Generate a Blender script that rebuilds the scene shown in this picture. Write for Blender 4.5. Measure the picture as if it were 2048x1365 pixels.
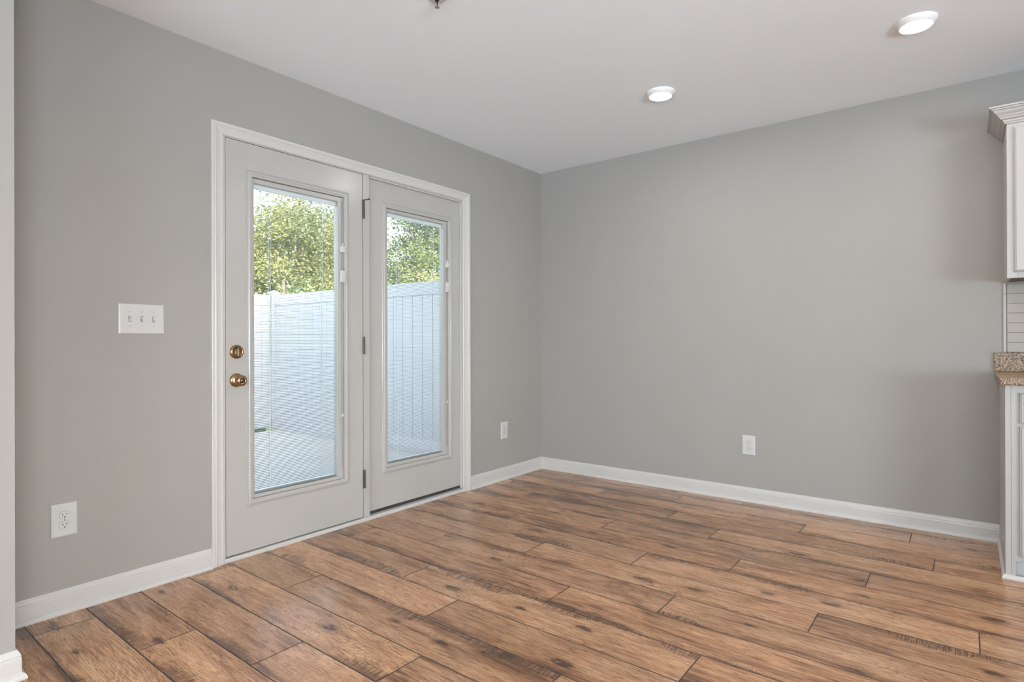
import bpy, bmesh, math, random
from mathutils import Vector, Matrix

for o in list(bpy.data.objects):
    bpy.data.objects.remove(o, do_unlink=True)
SC = bpy.context.scene
COL = SC.collection
random.seed(7)

# ------------------------------------------------------------------ camera
def look_matrix(yaw, pitch, roll):
    f = Vector((-math.sin(yaw) * math.cos(pitch), math.cos(yaw) * math.cos(pitch), math.sin(pitch)))
    r = f.cross(Vector((0, 0, 1))).normalized()
    u = r.cross(f)
    c, s = math.cos(roll), math.sin(roll)
    r2, u2 = r * c + u * s, u * c - r * s
    return Matrix(((r2.x, u2.x, -f.x), (r2.y, u2.y, -f.y), (r2.z, u2.z, -f.z)))

cam_data = bpy.data.cameras.new('camera')
cam = bpy.data.objects.new('camera', cam_data)
COL.objects.link(cam)
cam_data.sensor_width = 36.0
cam_data.lens = 1166.08 / 2048 * 36.0
cam_data.shift_x = 5.075 / 2048
cam_data.shift_y = -2.616 / 2048
cam_data.clip_start = 0.02
cam.matrix_world = Matrix.Translation((2.78367, -3.97031, 1.06183)) @ look_matrix(0.66569, 0.00046, -0.0026).to_4x4()
SC.camera = cam

# ------------------------------------------------------------------ light and exposure
VS = SC.view_settings
VS.view_transform = 'Standard'
VS.look = 'None'
VS.gamma = 1.0
VS.use_curve_mapping = False
VS.exposure = 0.0

SKY_STRENGTH = 1.50
SUN_STRENGTH = 10.00
REAR_FILL_W = 44.00
REAR_UP_FILL_W = 36.00
SIDE_FILL_W = 4.00
SIDE_UP_FILL_W = 70.0
LAMP_EMIT = 184.0

world = bpy.data.worlds.new('sky')
SC.world = world
world.use_nodes = True
wn = world.node_tree
sky = wn.nodes.new('ShaderNodeTexSky')
sky.sky_type = 'NISHITA'
sky.sun_disc = False
sky.sun_elevation = math.radians(42)
sky.sun_rotation = math.radians(100)
sky.air_density = 1.0
sky.dust_density = 3.0
hsv = wn.nodes.new('ShaderNodeHueSaturation')      # hazy bright day
hsv.inputs['Saturation'].default_value = 0.46
wn.links.new(sky.outputs[0], hsv.inputs['Color'])
wn.links.new(hsv.outputs[0], wn.nodes['Background'].inputs[0])
wn.nodes['Background'].inputs[1].default_value = SKY_STRENGTH

sun_data = bpy.data.lights.new('sun', 'SUN')
sun_data.energy = SUN_STRENGTH
sun_data.angle = math.radians(0.6)
sun_data.color = (1.0, 0.95, 0.86)
sun = bpy.data.objects.new('sun', sun_data)
COL.objects.link(sun)
sun.rotation_euler = Vector((-0.80, 0.28, -0.62)).to_track_quat('-Z', 'Y').to_euler()

def fill_light(name, loc, direction, w, h, watts, color, spread=180):
    d = bpy.data.lights.new(name, 'AREA')
    d.shape = 'RECTANGLE'; d.size = w; d.size_y = h
    d.energy = watts; d.color = color
    d.spread = math.radians(spread)
    o = bpy.data.objects.new(name, d)
    COL.objects.link(o)
    o.location = loc
    o.rotation_euler = Vector(direction).to_track_quat('-Z', 'Y').to_euler()
    return o
# fill lights added at made-up rear and side windows, out of view: level ones,
# and tilted ones that brighten the ceiling
fill_light('rear_fill', (3.1, -7.93, 1.30), (0, 1, 0.05), 3.9, 1.7, REAR_FILL_W, (0.82, 0.93, 1.0))
fill_light('rear_up_fill', (3.1, -7.90, 0.9), (-0.36, 1, 0.40), 3.9, 0.9, REAR_UP_FILL_W, (0.68, 0.86, 1.0), 75)
fill_light('side_fill', (6.13, -4.6, 1.35), (-1, 0.1, 0.05), 2.2, 1.5, SIDE_FILL_W, (0.82, 0.93, 1.0))
fill_light('side_up_fill', (6.10, -4.6, 0.95), (-1, 0.62, 0.50), 2.2, 0.8, SIDE_UP_FILL_W, (0.68, 0.86, 1.0), 90)

# ------------------------------------------------------------------ node helpers
def new_mat(name):
    m = bpy.data.materials.new(name)
    m.use_nodes = True
    nt = m.node_tree
    b = nt.nodes['Principled BSDF']
    return m, nt, b

def N(nt, kind, **kw):
    n = nt.nodes.new(kind)
    for k, v in kw.items():
        setattr(n, k, v)
    return n

def val(nt, sock, v):
    """link a socket or set a default value"""
    if isinstance(v, bpy.types.NodeSocket):
        nt.links.new(v, sock)
    else:
        sock.default_value = v

def MATH(nt, op, a, b=None, c=None, clamp=False):
    n = N(nt, 'ShaderNodeMath', operation=op, use_clamp=clamp)
    val(nt, n.inputs[0], a)
    if b is not None: val(nt, n.inputs[1], b)
    if c is not None: val(nt, n.inputs[2], c)
    return n.outputs[0]

def MIX(nt, f, a, b, blend='MIX'):
    n = N(nt, 'ShaderNodeMix', data_type='RGBA', blend_type=blend)
    val(nt, n.inputs[0], f); val(nt, n.inputs[6], a); val(nt, n.inputs[7], b)
    return n.outputs[2]

def RANGE(nt, v, a, b, c, d, smooth=False):
    n = N(nt, 'ShaderNodeMapRange')
    if smooth: n.interpolation_type = 'SMOOTHSTEP'
    val(nt, n.inputs[0], v)
    for i, x in enumerate((a, b, c, d)): val(nt, n.inputs[i + 1], x)
    return n.outputs[0]

def COMB(nt, x, y, z):
    n = N(nt, 'ShaderNodeCombineXYZ')
    val(nt, n.inputs[0], x); val(nt, n.inputs[1], y); val(nt, n.inputs[2], z)
    return n.outputs[0]

def NOISE(nt, vec, scale=1.0, detail=3.0, rough=0.5, dist=0.0):
    n = N(nt, 'ShaderNodeTexNoise')
    val(nt, n.inputs['Vector'], vec)
    n.inputs['Scale'].default_value = scale
    n.inputs['Detail'].default_value = detail
    n.inputs['Roughness'].default_value = rough
    n.inputs['Distortion'].default_value = dist
    return n.outputs[0]

def OBJ(nt):
    return N(nt, 'ShaderNodeTexCoord').outputs['Object']

def BUMP(nt, h, strength, dist):
    n = N(nt, 'ShaderNodeBump')
    n.inputs['Strength'].default_value = strength
    n.inputs['Distance'].default_value = dist
    val(nt, n.inputs['Height'], h)
    return n.outputs[0]

def rgb(r, g, b): return (r, g, b, 1.0)

def paint(name, col, rough=0.5, bump=0.0, bscale=300.0, spec=0.5, var=0.02):
    m, nt, b = new_mat(name)
    co = OBJ(nt)
    n = NOISE(nt, co, 2.2, 3.0)
    dark = rgb(*[c * (1 - var) for c in col]); light = rgb(*[min(1, c * (1 + var)) for c in col])
    val(nt, b.inputs['Base Color'], MIX(nt, RANGE(nt, n, 0.3, 0.7, 0, 1), dark, light))
    b.inputs['Roughness'].default_value = rough
    b.inputs['Specular IOR Level'].default_value = spec
    if bump:
        val(nt, b.inputs['Normal'], BUMP(nt, NOISE(nt, co, bscale, 2.0), bump, 0.0006))
    return m

def metal(name, col, rough=0.3):
    m, nt, b = new_mat(name)
    n = NOISE(nt, OBJ(nt), 60.0, 3.0)
    val(nt, b.inputs['Base Color'], MIX(nt, n, rgb(*[c * 0.75 for c in col]), rgb(*col)))
    b.inputs['Metallic'].default_value = 1.0
    val(nt, b.inputs['Roughness'], RANGE(nt, n, 0, 1, rough * 0.8, rough * 1.2))
    return m

M = {}
M['wall'] = paint('wall_paint_grey', (0.356, 0.335, 0.310), 0.62, 0.25, 260, 0.3, 0.012)
M['ceiling'] = paint('ceiling_paint_white', (0.885, 0.915, 0.94), 0.75, 0.25, 200, 0.2, 0.008)
M['trim'] = paint('trim_paint_white', (0.582, 0.558, 0.530), 0.30, 0.0)
M['door'] = paint('door_paint_white', (0.448, 0.428, 0.402), 0.24, 0.10, 60, 0.5, 0.015)
M['plate'] = paint('plastic_white', (0.581, 0.573, 0.560), 0.32, 0.0)
M['cabinet'] = paint('cabinet_paint_white', (0.453, 0.432, 0.411), 0.36, 0.0)
M['toe'] = paint('toe_kick_grey', (0.55, 0.56, 0.57), 0.5, 0.0)
M['slot'] = paint('dark_slot', (0.012, 0.011, 0.010), 0.6, 0.0)
M['rubber'] = paint('dark_sweep_rubber', (0.045, 0.038, 0.036), 0.55, 0.3, 120)
M['slat'] = paint('blind_slat_white', (0.300, 0.315, 0.323), 0.5, 0.0)
M['cord'] = paint('blind_cord_white', (0.80, 0.82, 0.82), 0.7, 0.0)
M['tile'] = paint('tile_beige_glaze', (0.385, 0.346, 0.299), 0.40, 0.0, var=0.06)
M['grout'] = paint('grout_grey', (0.36, 0.33, 0.295), 0.8, 0.0)
M['fence'] = paint('vinyl_white', (0.460, 0.478, 0.501), 0.4, 0.0)
M['underside'] = paint('wood_underside', (0.16, 0.085, 0.05), 0.5, 0.0, var=0.2)
M['brass'] = metal('antique_brass', (0.46, 0.30, 0.17), 0.22)
M['bronze'] = metal('dark_bronze', (0.13, 0.10, 0.08), 0.35)
M['nickel'] = metal('hinge_steel', (0.12, 0.11, 0.10), 0.38)
M['chrome'] = metal('chrome', (0.80, 0.80, 0.80), 0.12)
M['lamp_trim'] = paint('lamp_trim_white', (0.86, 0.84, 0.82), 0.45, 0.0)
M['exterior'] = paint('shade_block_pale', (0.50, 0.49, 0.47), 0.7, 0.0)

def mat_glass():
    m = bpy.data.materials.new('window_glass'); m.use_nodes = True
    nt = m.node_tree
    nt.nodes.remove(nt.nodes['Principled BSDF'])
    out = nt.nodes['Material Output']
    t = N(nt, 'ShaderNodeBsdfTransparent'); t.inputs[0].default_value = (0.968, 0.982, 0.980, 1)
    g = N(nt, 'ShaderNodeBsdfGlossy'); g.inputs['Roughness'].default_value = 0.01
    fr = N(nt, 'ShaderNodeFresnel'); fr.inputs[0].default_value = 1.5
    mx = N(nt, 'ShaderNodeMixShader')
    geo = N(nt, 'ShaderNodeNewGeometry')     # thin pane: same reflectance from both faces
    nt.links.new(RANGE(nt, geo.outputs['Backfacing'], 0, 1, 1.5, 1 / 1.5), fr.inputs[0])
    nt.links.new(fr.outputs[0], mx.inputs[0]); nt.links.new(t.outputs[0], mx.inputs[1])
    nt.links.new(g.outputs[0], mx.inputs[2]); nt.links.new(mx.outputs[0], out.inputs[0])
    return m
M['glass'] = mat_glass()

def mat_emit():
    m, nt, b = new_mat('lamp_lens_lit')
    b.inputs['Base Color'].default_value = (0.9, 0.9, 0.9, 1)
    b.inputs['Emission Color'].default_value = (1.0, 0.965, 0.92, 1)
    b.inputs['Emission Strength'].default_value = LAMP_EMIT
    return m
M['lens'] = mat_emit()

def mat_granite():
    m, nt, b = new_mat('granite_brown')
    co = OBJ(nt)
    a = NOISE(nt, co, 150.0, 4.0, 0.65)
    c = NOISE(nt, co, 300.0, 3.0, 0.6)
    v = N(nt, 'ShaderNodeTexVoronoi'); v.inputs['Scale'].default_value = 210.0
    val(nt, v.inputs['Vector'], co)
    base = MIX(nt, RANGE(nt, a, 0.40, 0.58, 0, 1), rgb(0.13, 0.060, 0.030), rgb(0.46, 0.31, 0.20))
    base = MIX(nt, RANGE(nt, c, 0.54, 0.64, 0, 1), base, rgb(0.52, 0.40, 0.29))
    spk = RANGE(nt, NOISE(nt, co, 190.0, 2.0, 0.5, 0.5), 0.560, 0.60, 0, 1)
    base = MIX(nt, spk, base, rgb(0.020, 0.012, 0.009))
    base = MIX(nt, RANGE(nt, v.outputs['Distance'], 0.0, 0.16, 0.7, 0), base, rgb(0.03, 0.016, 0.011))
    val(nt, b.inputs['Base Color'], base)
    b.inputs['Roughness'].default_value = 0.34
    b.inputs['Specular IOR Level'].default_value = 0.35
    return m
M['granite'] = mat_granite()

def mat_concrete():
    m, nt, b = new_mat('patio_concrete')
    co = OBJ(nt)
    n = NOISE(nt, co, 1.6, 5.0, 0.6)
    n2 = NOISE(nt, co, 60.0, 3.0, 0.6)
    c = MIX(nt, RANGE(nt, n, 0.35, 0.7, 0, 1), rgb(0.42, 0.43, 0.41), rgb(0.49, 0.50, 0.485))
    c = MIX(nt, RANGE(nt, n2, 0.45, 0.7, 0, 0.25), c, rgb(0.36, 0.38, 0.36))
    val(nt, b.inputs['Base Color'], c)
    b.inputs['Roughness'].default_value = 0.85
    return m
M['concrete'] = mat_concrete()

def mat_grass():
    m, nt, b = new_mat('lawn_grass')
    n = NOISE(nt, OBJ(nt), 14.0, 5.0, 0.7)
    val(nt, b.inputs['Base Color'], MIX(nt, n, rgb(0.05, 0.10, 0.02), rgb(0.20, 0.28, 0.08)))
    b.inputs['Roughness'].default_value = 0.9
    return m
M['grass'] = mat_grass()

def mat_leaf(name, a, b_, c):
    m = bpy.data.materials.new(name); m.use_nodes = True
    nt = m.node_tree
    p = nt.nodes['Principled BSDF']; out = nt.nodes['Material Output']
    n = NOISE(nt, OBJ(nt), 1.1, 3.0, 0.6)
    n2 = NOISE(nt, OBJ(nt), 9.0, 2.0, 0.5)
    col = MIX(nt, RANGE(nt, n, 0.38, 0.62, 0, 1), rgb(*a), rgb(*b_))  # dark patches paint the shade between leaf clumps into the colour
    col = MIX(nt, RANGE(nt, n2, 0.5, 0.7, 0, 1), col, rgb(*c))
    val(nt, p.inputs['Base Color'], col)
    p.inputs['Roughness'].default_value = 0.55
    p.inputs['Specular IOR Level'].default_value = 0.3
    tr = N(nt, 'ShaderNodeBsdfTranslucent')
    nt.links.new(col, tr.inputs[0])
    mx = N(nt, 'ShaderNodeMixShader'); mx.inputs[0].default_value = 0.35
    nt.links.new(p.outputs[0], mx.inputs[1]); nt.links.new(tr.outputs[0], mx.inputs[2])
    nt.links.new(mx.outputs[0], out.inputs[0])
    return m
M['leaf_green'] = mat_leaf('leaves_green', (0.060, 0.105, 0.050), (0.26, 0.32, 0.11), (0.56, 0.55, 0.24))
M['leaf_gold'] = mat_leaf('leaves_golden', (0.11, 0.15, 0.065), (0.38, 0.38, 0.14), (0.62, 0.57, 0.28))
M['bark'] = paint('bark_brown', (0.17, 0.13, 0.10), 0.9, 0.6, 30, 0.2, 0.2)

# ---- floor planks: every plank carries its own uv (metres along / across) and random colour
KNOTS = [(0.387, -3.32), (0.527, -3.115), (0.109, -3.309), (0.096, -2.943), (0.304, -2.736), (0.933, -2.688),
         (0.285, -1.109), (0.729, -0.537), (0.889, -1.322), (1.155, -1.17), (1.574, -1.111), (1.034, -0.728),
         (0.986, -1.791), (1.05, -2.159), (1.391, -2.13), (1.676, -2.116), (1.736, -2.359), (1.077, -2.503),
         (1.329, -2.511), (1.659, -1.575), (2.123, -1.389), (2.351, -1.34), (2.442, -1.178), (2.846, -1.571),
         (2.858, -1.11), (2.149, -1.72), (1.876, -1.543), (2.127, -0.825), (2.798, -0.232), (2.41, -1.006)]
PLANK_L, PLANK_W = 1.285, 0.1929

def mat_floor():
    m, nt, b = new_mat('laminate_hickory')
    uvn = N(nt, 'ShaderNodeUVMap'); uvn.uv_map = 'plank'
    sp = N(nt, 'ShaderNodeSeparateXYZ'); nt.links.new(uvn.outputs[0], sp.inputs[0])
    u, v = sp.outputs[0], sp.outputs[1]
    at = N(nt, 'ShaderNodeAttribute'); at.attribute_name = 'plank_tint'
    sc = N(nt, 'ShaderNodeSeparateColor'); nt.links.new(at.outputs['Color'], sc.inputs[0])
    R, G, B = sc.outputs[0], sc.outputs[1], sc.outputs[2]
    so = N(nt, 'ShaderNodeSeparateXYZ'); nt.links.new(OBJ(nt), so.inputs[0])
    X, Y = so.outputs[0], so.outputs[1]
    off = MATH(nt, 'MULTIPLY', R, 57.0)
    off2 = MATH(nt, 'MULTIPLY', G, 31.0)
    def UV(su, sv, w=B, a=off, b_=off2):
        return COMB(nt, MATH(nt, 'MULTIPLY_ADD', u, su, a), MATH(nt, 'MULTIPLY_ADD', v, sv, b_), w)
    # knots: soft bells centred on each knot, edges broken by noise
    kn = NOISE(nt, COMB(nt, MATH(nt, 'MULTIPLY', X, 22.0), MATH(nt, 'MULTIPLY', Y, 55.0), 0.0), 1.0, 3.0, 0.6)
    kd = RANGE(nt, kn, 0.3, 0.7, 0.45, 1.7)
    ksum = None
    for i, (kx, ky) in enumerate(KNOTS):
        sz = 0.52 + 0.50 * ((i * 37) % 11) / 10.0
        dx = MATH(nt, 'MULTIPLY', MATH(nt, 'SUBTRACT', X, kx), 19.0 / sz)
        dy = MATH(nt, 'MULTIPLY', MATH(nt, 'SUBTRACT', Y, ky), 44.0 / sz)
        d2 = MATH(nt, 'MULTIPLY_ADD', dx, dx, MATH(nt, 'MULTIPLY', dy, dy))
        g = MATH(nt, 'DIVIDE', 1.0, MATH(nt, 'MULTIPLY_ADD', d2, d2, 1.0))
        ksum = g if ksum is None else MATH(nt, 'ADD', ksum, g)
    # growth rings: a log cut lengthwise by the plank surface, so they open into cathedral arches
    low = NOISE(nt, UV(1.7, 5.0), 1.0, 2.0, 0.5)
    zz = MATH(nt, 'MULTIPLY_ADD', MATH(nt, 'SUBTRACT', low, 0.5), 0.42, MATH(nt, 'MULTIPLY', B, 0.06))
    yy = MATH(nt, 'SUBTRACT', v, MATH(nt, 'MULTIPLY', G, PLANK_W))
    rr = MATH(nt, 'SQRT', MATH(nt, 'MULTIPLY_ADD', yy, yy, MATH(nt, 'MULTIPLY', zz, zz)))
    wob = NOISE(nt, UV(22.0, 85.0, R), 1.0, 3.0, 0.6)
    rr = MATH(nt, 'MULTIPLY_ADD', wob, 0.0085, rr)
    rr = MATH(nt, 'MULTIPLY_ADD', ksum, 0.035, rr)
    ring = MATH(nt, 'FRACT', MATH(nt, 'MULTIPLY', rr, 112.0))
    ringline = MATH(nt, 'POWER', ring, 4.0)
    rmask = RANGE(nt, NOISE(nt, UV(2.1, 11.0, G), 1.0, 2.0), 0.36, 0.62, 0.10, 1.0)
    # pores, streaks and clouding along the plank
    fine = NOISE(nt, UV(22.0, 560.0, G), 1.0, 2.0, 0.6)
    fine2 = NOISE(nt, UV(9.0, 250.0, R), 1.0, 3.0, 0.6)
    med = NOISE(nt, UV(3.2, 56.0, B, off2, off), 1.0, 4.0, 0.62, 0.5)
    patch = NOISE(nt, UV(2.6, 9.0, R), 1.0, 4.0, 0.62, 0.9)
    tone = MATH(nt, 'ADD', MATH(nt, 'MULTIPLY', med, 0.45), MATH(nt, 'MULTIPLY', patch, 0.55))
    tone = MATH(nt, 'ADD', tone, MATH(nt, 'MULTIPLY', MATH(nt, 'SUBTRACT', B, 0.5), 0.10))
    # boards are darker toward one long edge
    eg = MATH(nt, 'ABSOLUTE', MATH(nt, 'SUBTRACT', v, MATH(nt, 'MULTIPLY', MATH(nt, 'GREATER_THAN', G, 0.55), PLANK_W)))
    egn = NOISE(nt, UV(1.6, 3.0, G, off2, off), 1.0, 3.0)
    tone = MATH(nt, 'SUBTRACT', tone, MATH(nt, 'MULTIPLY', RANGE(nt, eg, 0.0, 0.070, 0.14, 0.0, True), RANGE(nt, egn, 0.35, 0.62, 0.0, 1.0)))
    ramp = N(nt, 'ShaderNodeValToRGB')
    nt.links.new(tone, ramp.inputs[0])
    cr = ramp.color_ramp
    cr.elements[0].position = 0.31; cr.elements[0].color = rgb(0.120, 0.050, 0.021)
    cr.elements[1].position = 0.66; cr.elements[1].color = rgb(0.860, 0.505, 0.290)
    e = cr.elements.new(0.40); e.color = rgb(0.380, 0.180, 0.086)
    e = cr.elements.new(0.50); e.color = rgb(0.640, 0.335, 0.172)
    e = cr.elements.new(0.58); e.color = rgb(0.750, 0.418, 0.228)
    col = ramp.outputs[0]
    col = MIX(nt, MATH(nt, 'MULTIPLY', MATH(nt, 'MULTIPLY', ringline, rmask), 0.60), col, rgb(0.110, 0.048, 0.023))
    col = MIX(nt, RANGE(nt, fine2, 0.50, 0.66, 0.0, 0.42), col, rgb(0.170, 0.076, 0.034))
    col = MIX(nt, RANGE(nt, fine, 0.54, 0.61, 0.0, 0.72), col, rgb(0.095, 0.040, 0.018))
    # rough sawn band with cross cuts along that same edge
    bandw = RANGE(nt, NOISE(nt, UV(2.2, 0.0, B, off2, R), 1.0, 2.0), 0.47, 0.64, 0.0, 0.062)
    band = RANGE(nt, MATH(nt, 'SUBTRACT', bandw, eg), 0.0, 0.016, 0.0, 1.0)
    cuts = NOISE(nt, COMB(nt, MATH(nt, 'MULTIPLY_ADD', u, 330.0, off), MATH(nt, 'MULTIPLY', v, 16.0), R), 1.0, 1.0, 0.5)
    cut = MATH(nt, 'MULTIPLY', band, RANGE(nt, cuts, 0.47, 0.56, 0.0, 0.85))
    col = MIX(nt, MATH(nt, 'MULTIPLY', band, 0.16), col, rgb(0.22, 0.115, 0.062))
    col = MIX(nt, cut, col, rgb(0.085, 0.042, 0.024))
    # knots
    kk = MATH(nt, 'MULTIPLY', ksum, kd)
    col = MIX(nt, RANGE(nt, kk, 0.08, 0.8, 0.0, 0.62), col, rgb(0.170, 0.080, 0.040))
    col = MIX(nt, RANGE(nt, kk, 0.70, 1.10, 0.0, 0.80), col, rgb(0.065, 0.028, 0.015))
    # per plank tint: lighter or darker, a little redder or yellower
    br = RANGE(nt, R, 0, 1, 0.76, 1.00)
    col = MIX(nt, 1.0, col, COMB(nt, br, MATH(nt, 'MULTIPLY', br, RANGE(nt, G, 0, 1, 0.97, 1.02)), MATH(nt, 'MULTIPLY', br, RANGE(nt, G, 0, 1, 0.94, 1.03))), 'MULTIPLY')
    # bevelled joints
    du = MATH(nt, 'MINIMUM', u, MATH(nt, 'SUBTRACT', PLANK_L, u))
    dv = MATH(nt, 'MINIMUM', v, MATH(nt, 'SUBTRACT', PLANK_W, v))
    edge = MATH(nt, 'MINIMUM', du, dv)
    groove = RANGE(nt, edge, 0.0017, 0.0031, 1.0, 0.0)
    col = MIX(nt, MATH(nt, 'MULTIPLY', groove, 0.95), col, rgb(0.022, 0.011, 0.007))
    val(nt, b.inputs['Base Color'], col)
    val(nt, b.inputs['Roughness'], MATH(nt, 'ADD', RANGE(nt, med, 0.3, 0.7, 0.20, 0.26), MATH(nt, 'MULTIPLY', groove, 0.4)))
    b.inputs['Specular IOR Level'].default_value = 1.0
    h = MATH(nt, 'SUBTRACT', MATH(nt, 'MULTIPLY', fine, 0.25), MATH(nt, 'ADD', groove, MATH(nt, 'MULTIPLY', cut, 0.3)))
    val(nt, b.inputs['Normal'], BUMP(nt, h, 0.25, 0.0007))
    return m
M['floor'] = mat_floor()

# ------------------------------------------------------------------ object helpers
def tag(o, label=None, cat=None, group=None, kind=None):
    if label: o['label'] = label
    if cat: o['category'] = cat
    if group: o['group'] = group
    if kind: o['kind'] = kind
    return o

def link(name, bm, mat, parent=None, smooth=False):
    me = bpy.data.meshes.new(name)
    bmesh.ops.recalc_face_normals(bm, faces=bm.faces)
    bm.to_mesh(me); bm.free()
    me.materials.append(M[mat])
    if smooth:
        for p in me.polygons: p.use_smooth = True
        try: me.set_sharp_from_angle(angle=math.radians(40))
        except Exception: pass
    o = bpy.data.objects.new(name, me)
    COL.objects.link(o)
    if parent is not None: o.parent = parent
    return o

def empty(name, loc=(0, 0, 0)):
    o = bpy.data.objects.new(name, None)
    COL.objects.link(o)
    o.location = loc
    o.empty_display_size = 0.05
    return o

def structure(o): return tag(o, kind='structure')

def box(bm, x0, x1, y0, y1, z0, z1, bev=0.0, seg=2):
    x0, x1 = sorted((x0, x1)); y0, y1 = sorted((y0, y1)); z0, z1 = sorted((z0, z1))
    vs = [bm.verts.new((x, y, z)) for x in (x0, x1) for y in (y0, y1) for z in (z0, z1)]
    fs = []
    for q in ((0, 1, 3, 2), (4, 6, 7, 5), (0, 4, 5, 1), (2, 3, 7, 6), (0, 2, 6, 4), (1, 5, 7, 3)):
        fs.append(bm.faces.new([vs[i] for i in q]))
    if bev > 0:
        es = list({e for f in fs for e in f.edges})
        bmesh.ops.bevel(bm, geom=es, offset=bev, segments=seg, profile=0.5, affect='EDGES')

def bm_box(*a, **k):
    bm = bmesh.new(); box(bm, *a, **k); return bm

def lathe(bm, prof, axis='x', origin=(0, 0, 0), seg=40):
    """prof = [(radius, height along axis)]"""
    ox, oy, oz = origin
    rings = []
    for r, h in prof:
        ring = []
        n = 1 if r < 1e-6 else seg
        for k in range(n):
            a = 2 * math.pi * k / seg
            c, s = r * math.cos(a), r * math.sin(a)
            p = {'x': (h, c, s), 'y': (c, h, s), 'z': (c, s, h)}[axis]
            ring.append(bm.verts.new((p[0] + ox, p[1] + oy, p[2] + oz)))
        rings.append(ring)
    for a, b in zip(rings, rings[1:]):
        if len(a) == 1 and len(b) == 1: continue
        for k in range(seg):
            k2 = (k + 1) % seg
            if len(a) == 1: bm.faces.new((a[0], b[k], b[k2]))
            elif len(b) == 1: bm.faces.new((a[k], b[0], a[k2]))
            else: bm.faces.new((a[k], b[k], b[k2], a[k2]))
    for r in (rings[0], rings[-1]):
        if len(r) > 1: bm.faces.new(r)

def sweep(bm, prof, stations, closed=False):
    """prof = list of (a, b); stations = functions (a, b) -> xyz"""
    rings = [[bm.verts.new(st(a, b)) for a, b in prof] for st in stations]
    n = len(prof)
    pairs = list(zip(rings, rings[1:]))
    if closed: pairs.append((rings[-1], rings[0]))
    for r0, r1 in pairs:
        for k in range(n):
            k2 = (k + 1) % n
            bm.faces.new((r0[k], r0[k2], r1[k2], r1[k]))
    if not closed:
        bm.faces.new(rings[0]); bm.faces.new(rings[-1])

def ring_plate(bm, y0, y1, z0, z1, hy0, hy1, hz0, hz1, x0, x1):
    """a board in the plane x, with a rectangular hole, between x0 and x1"""
    out = [(y0, z0), (y1, z0), (y1, z1), (y0, z1)]
    inn = [(hy0, hz0), (hy1, hz0), (hy1, hz1), (hy0, hz1)]
    sweep(bm, [(0, x0), (1, x0), (1, x1), (0, x1)],
          [(lambda a, b, o=o, i=i: (b, o[0] + (i[0] - o[0]) * a, o[1] + (i[1] - o[1]) * a)) for o, i in zip(out, inn)], closed=True)

def rect_moulding(bm, y0, y1, z0, z1, prof):
    """closed picture-frame moulding; outer edge rectangle, prof (inset, x)"""
    c = [(y0, z0, 1, 1), (y1, z0, -1, 1), (y1, z1, -1, -1), (y0, z1, 1, -1)]
    sweep(bm, prof, [(lambda a, b, q=q: (b, q[0] + q[2] * a, q[1] + q[3] * a)) for q in c], closed=True)

# ------------------------------------------------------------------ the room
H = 2.44
XJ, YJ = 0.43, -3.49          # wall that steps in at the left edge of the photo
XR, YR = 6.2, -8.0

# floor: one mesh of planks, laid along x
def build_floor():
    seams = [0.0] + [-0.103 - PLANK_W * k for k in range(0, 42)]
    joint = [1.641, 1.258, 2.055, 1.373, 1.692, 2.437, 1.921, 1.530, 2.327, 1.832, 1.439, 2.077, 1.146, 0.484, 1.338, 0.941, 0.550, 0.146]
    me = bpy.data.meshes.new('floor')
    verts, faces, uvs, cols = [], [], [], []
    rnd = random.Random(11)
    for r in range(len(seams) - 1):
        ya, yb = seams[r], seams[r + 1]
        if ya < YR: break
        yb_c = max(yb, YR)
        j = joint[r] if r < len(joint) else rnd.uniform(0, PLANK_L)
        k = math.floor((0 - j) / PLANK_L)
        x = j + k * PLANK_L
        while x < XR:
            xa, xb = max(x, -0.02), min(x + PLANK_L, XR)
            c = (rnd.random(), rnd.random(), rnd.random(), 1.0)
            if xb - xa > 1e-4:
                i = len(verts)
                verts += [(xa, yb_c, 0), (xb, yb_c, 0), (xb, ya, 0), (xa, ya, 0)]
                faces.append((i, i + 1, i + 2, i + 3))
                v0 = yb_c - yb
                v1 = v0 + (ya - yb_c)
                if r == 0: v0, v1 = 0.0, 0.103
                flip = rnd.random() < 0.5
                ua, ub = xa - x, xb - x
                if flip: ua, ub = PLANK_L - ua, PLANK_L - ub
                uvs += [(ua, v0), (ub, v0), (ub, v1), (ua, v1)]
                cols += [c] * 4
            x += PLANK_L
    # body of the floor under the planks
    i = len(verts)
    verts += [(-0.02, YR, -0.12), (XR, YR, -0.12), (XR, 0, -0.12), (-0.02, 0, -0.12), (-0.02, YR, 0), (XR, YR, 0), (XR, 0, 0), (-0.02, 0, 0)]
    for q in ((0, 3, 2, 1), (0, 1, 5, 4), (1, 2, 6, 5), (2, 3, 7, 6), (3, 0, 4, 7)):
        faces.append(tuple(i + a for a in q)); uvs += [(0.5, 0.1)] * 4; cols += [(0.5, 0.5, 0.5, 1)] * 4
    me.from_pydata(verts, [], faces)
    ul = me.uv_layers.new(name='plank')
    for l, q in zip(ul.data, uvs): l.uv = q
    ca = me.color_attributes.new('plank_tint', 'FLOAT_COLOR', 'CORNER')
    for d, q in zip(ca.data, cols): d.color = q
    me.materials.append(M['floor'])
    o = bpy.data.objects.new('floor', me); COL.objects.link(o)
    return structure(o)
build_floor()

structure(link('ceiling', bm_box(-0.16, XR + 0.15, YR - 0.15, 0.15, H, H + 0.16), 'ceiling'))

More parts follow.
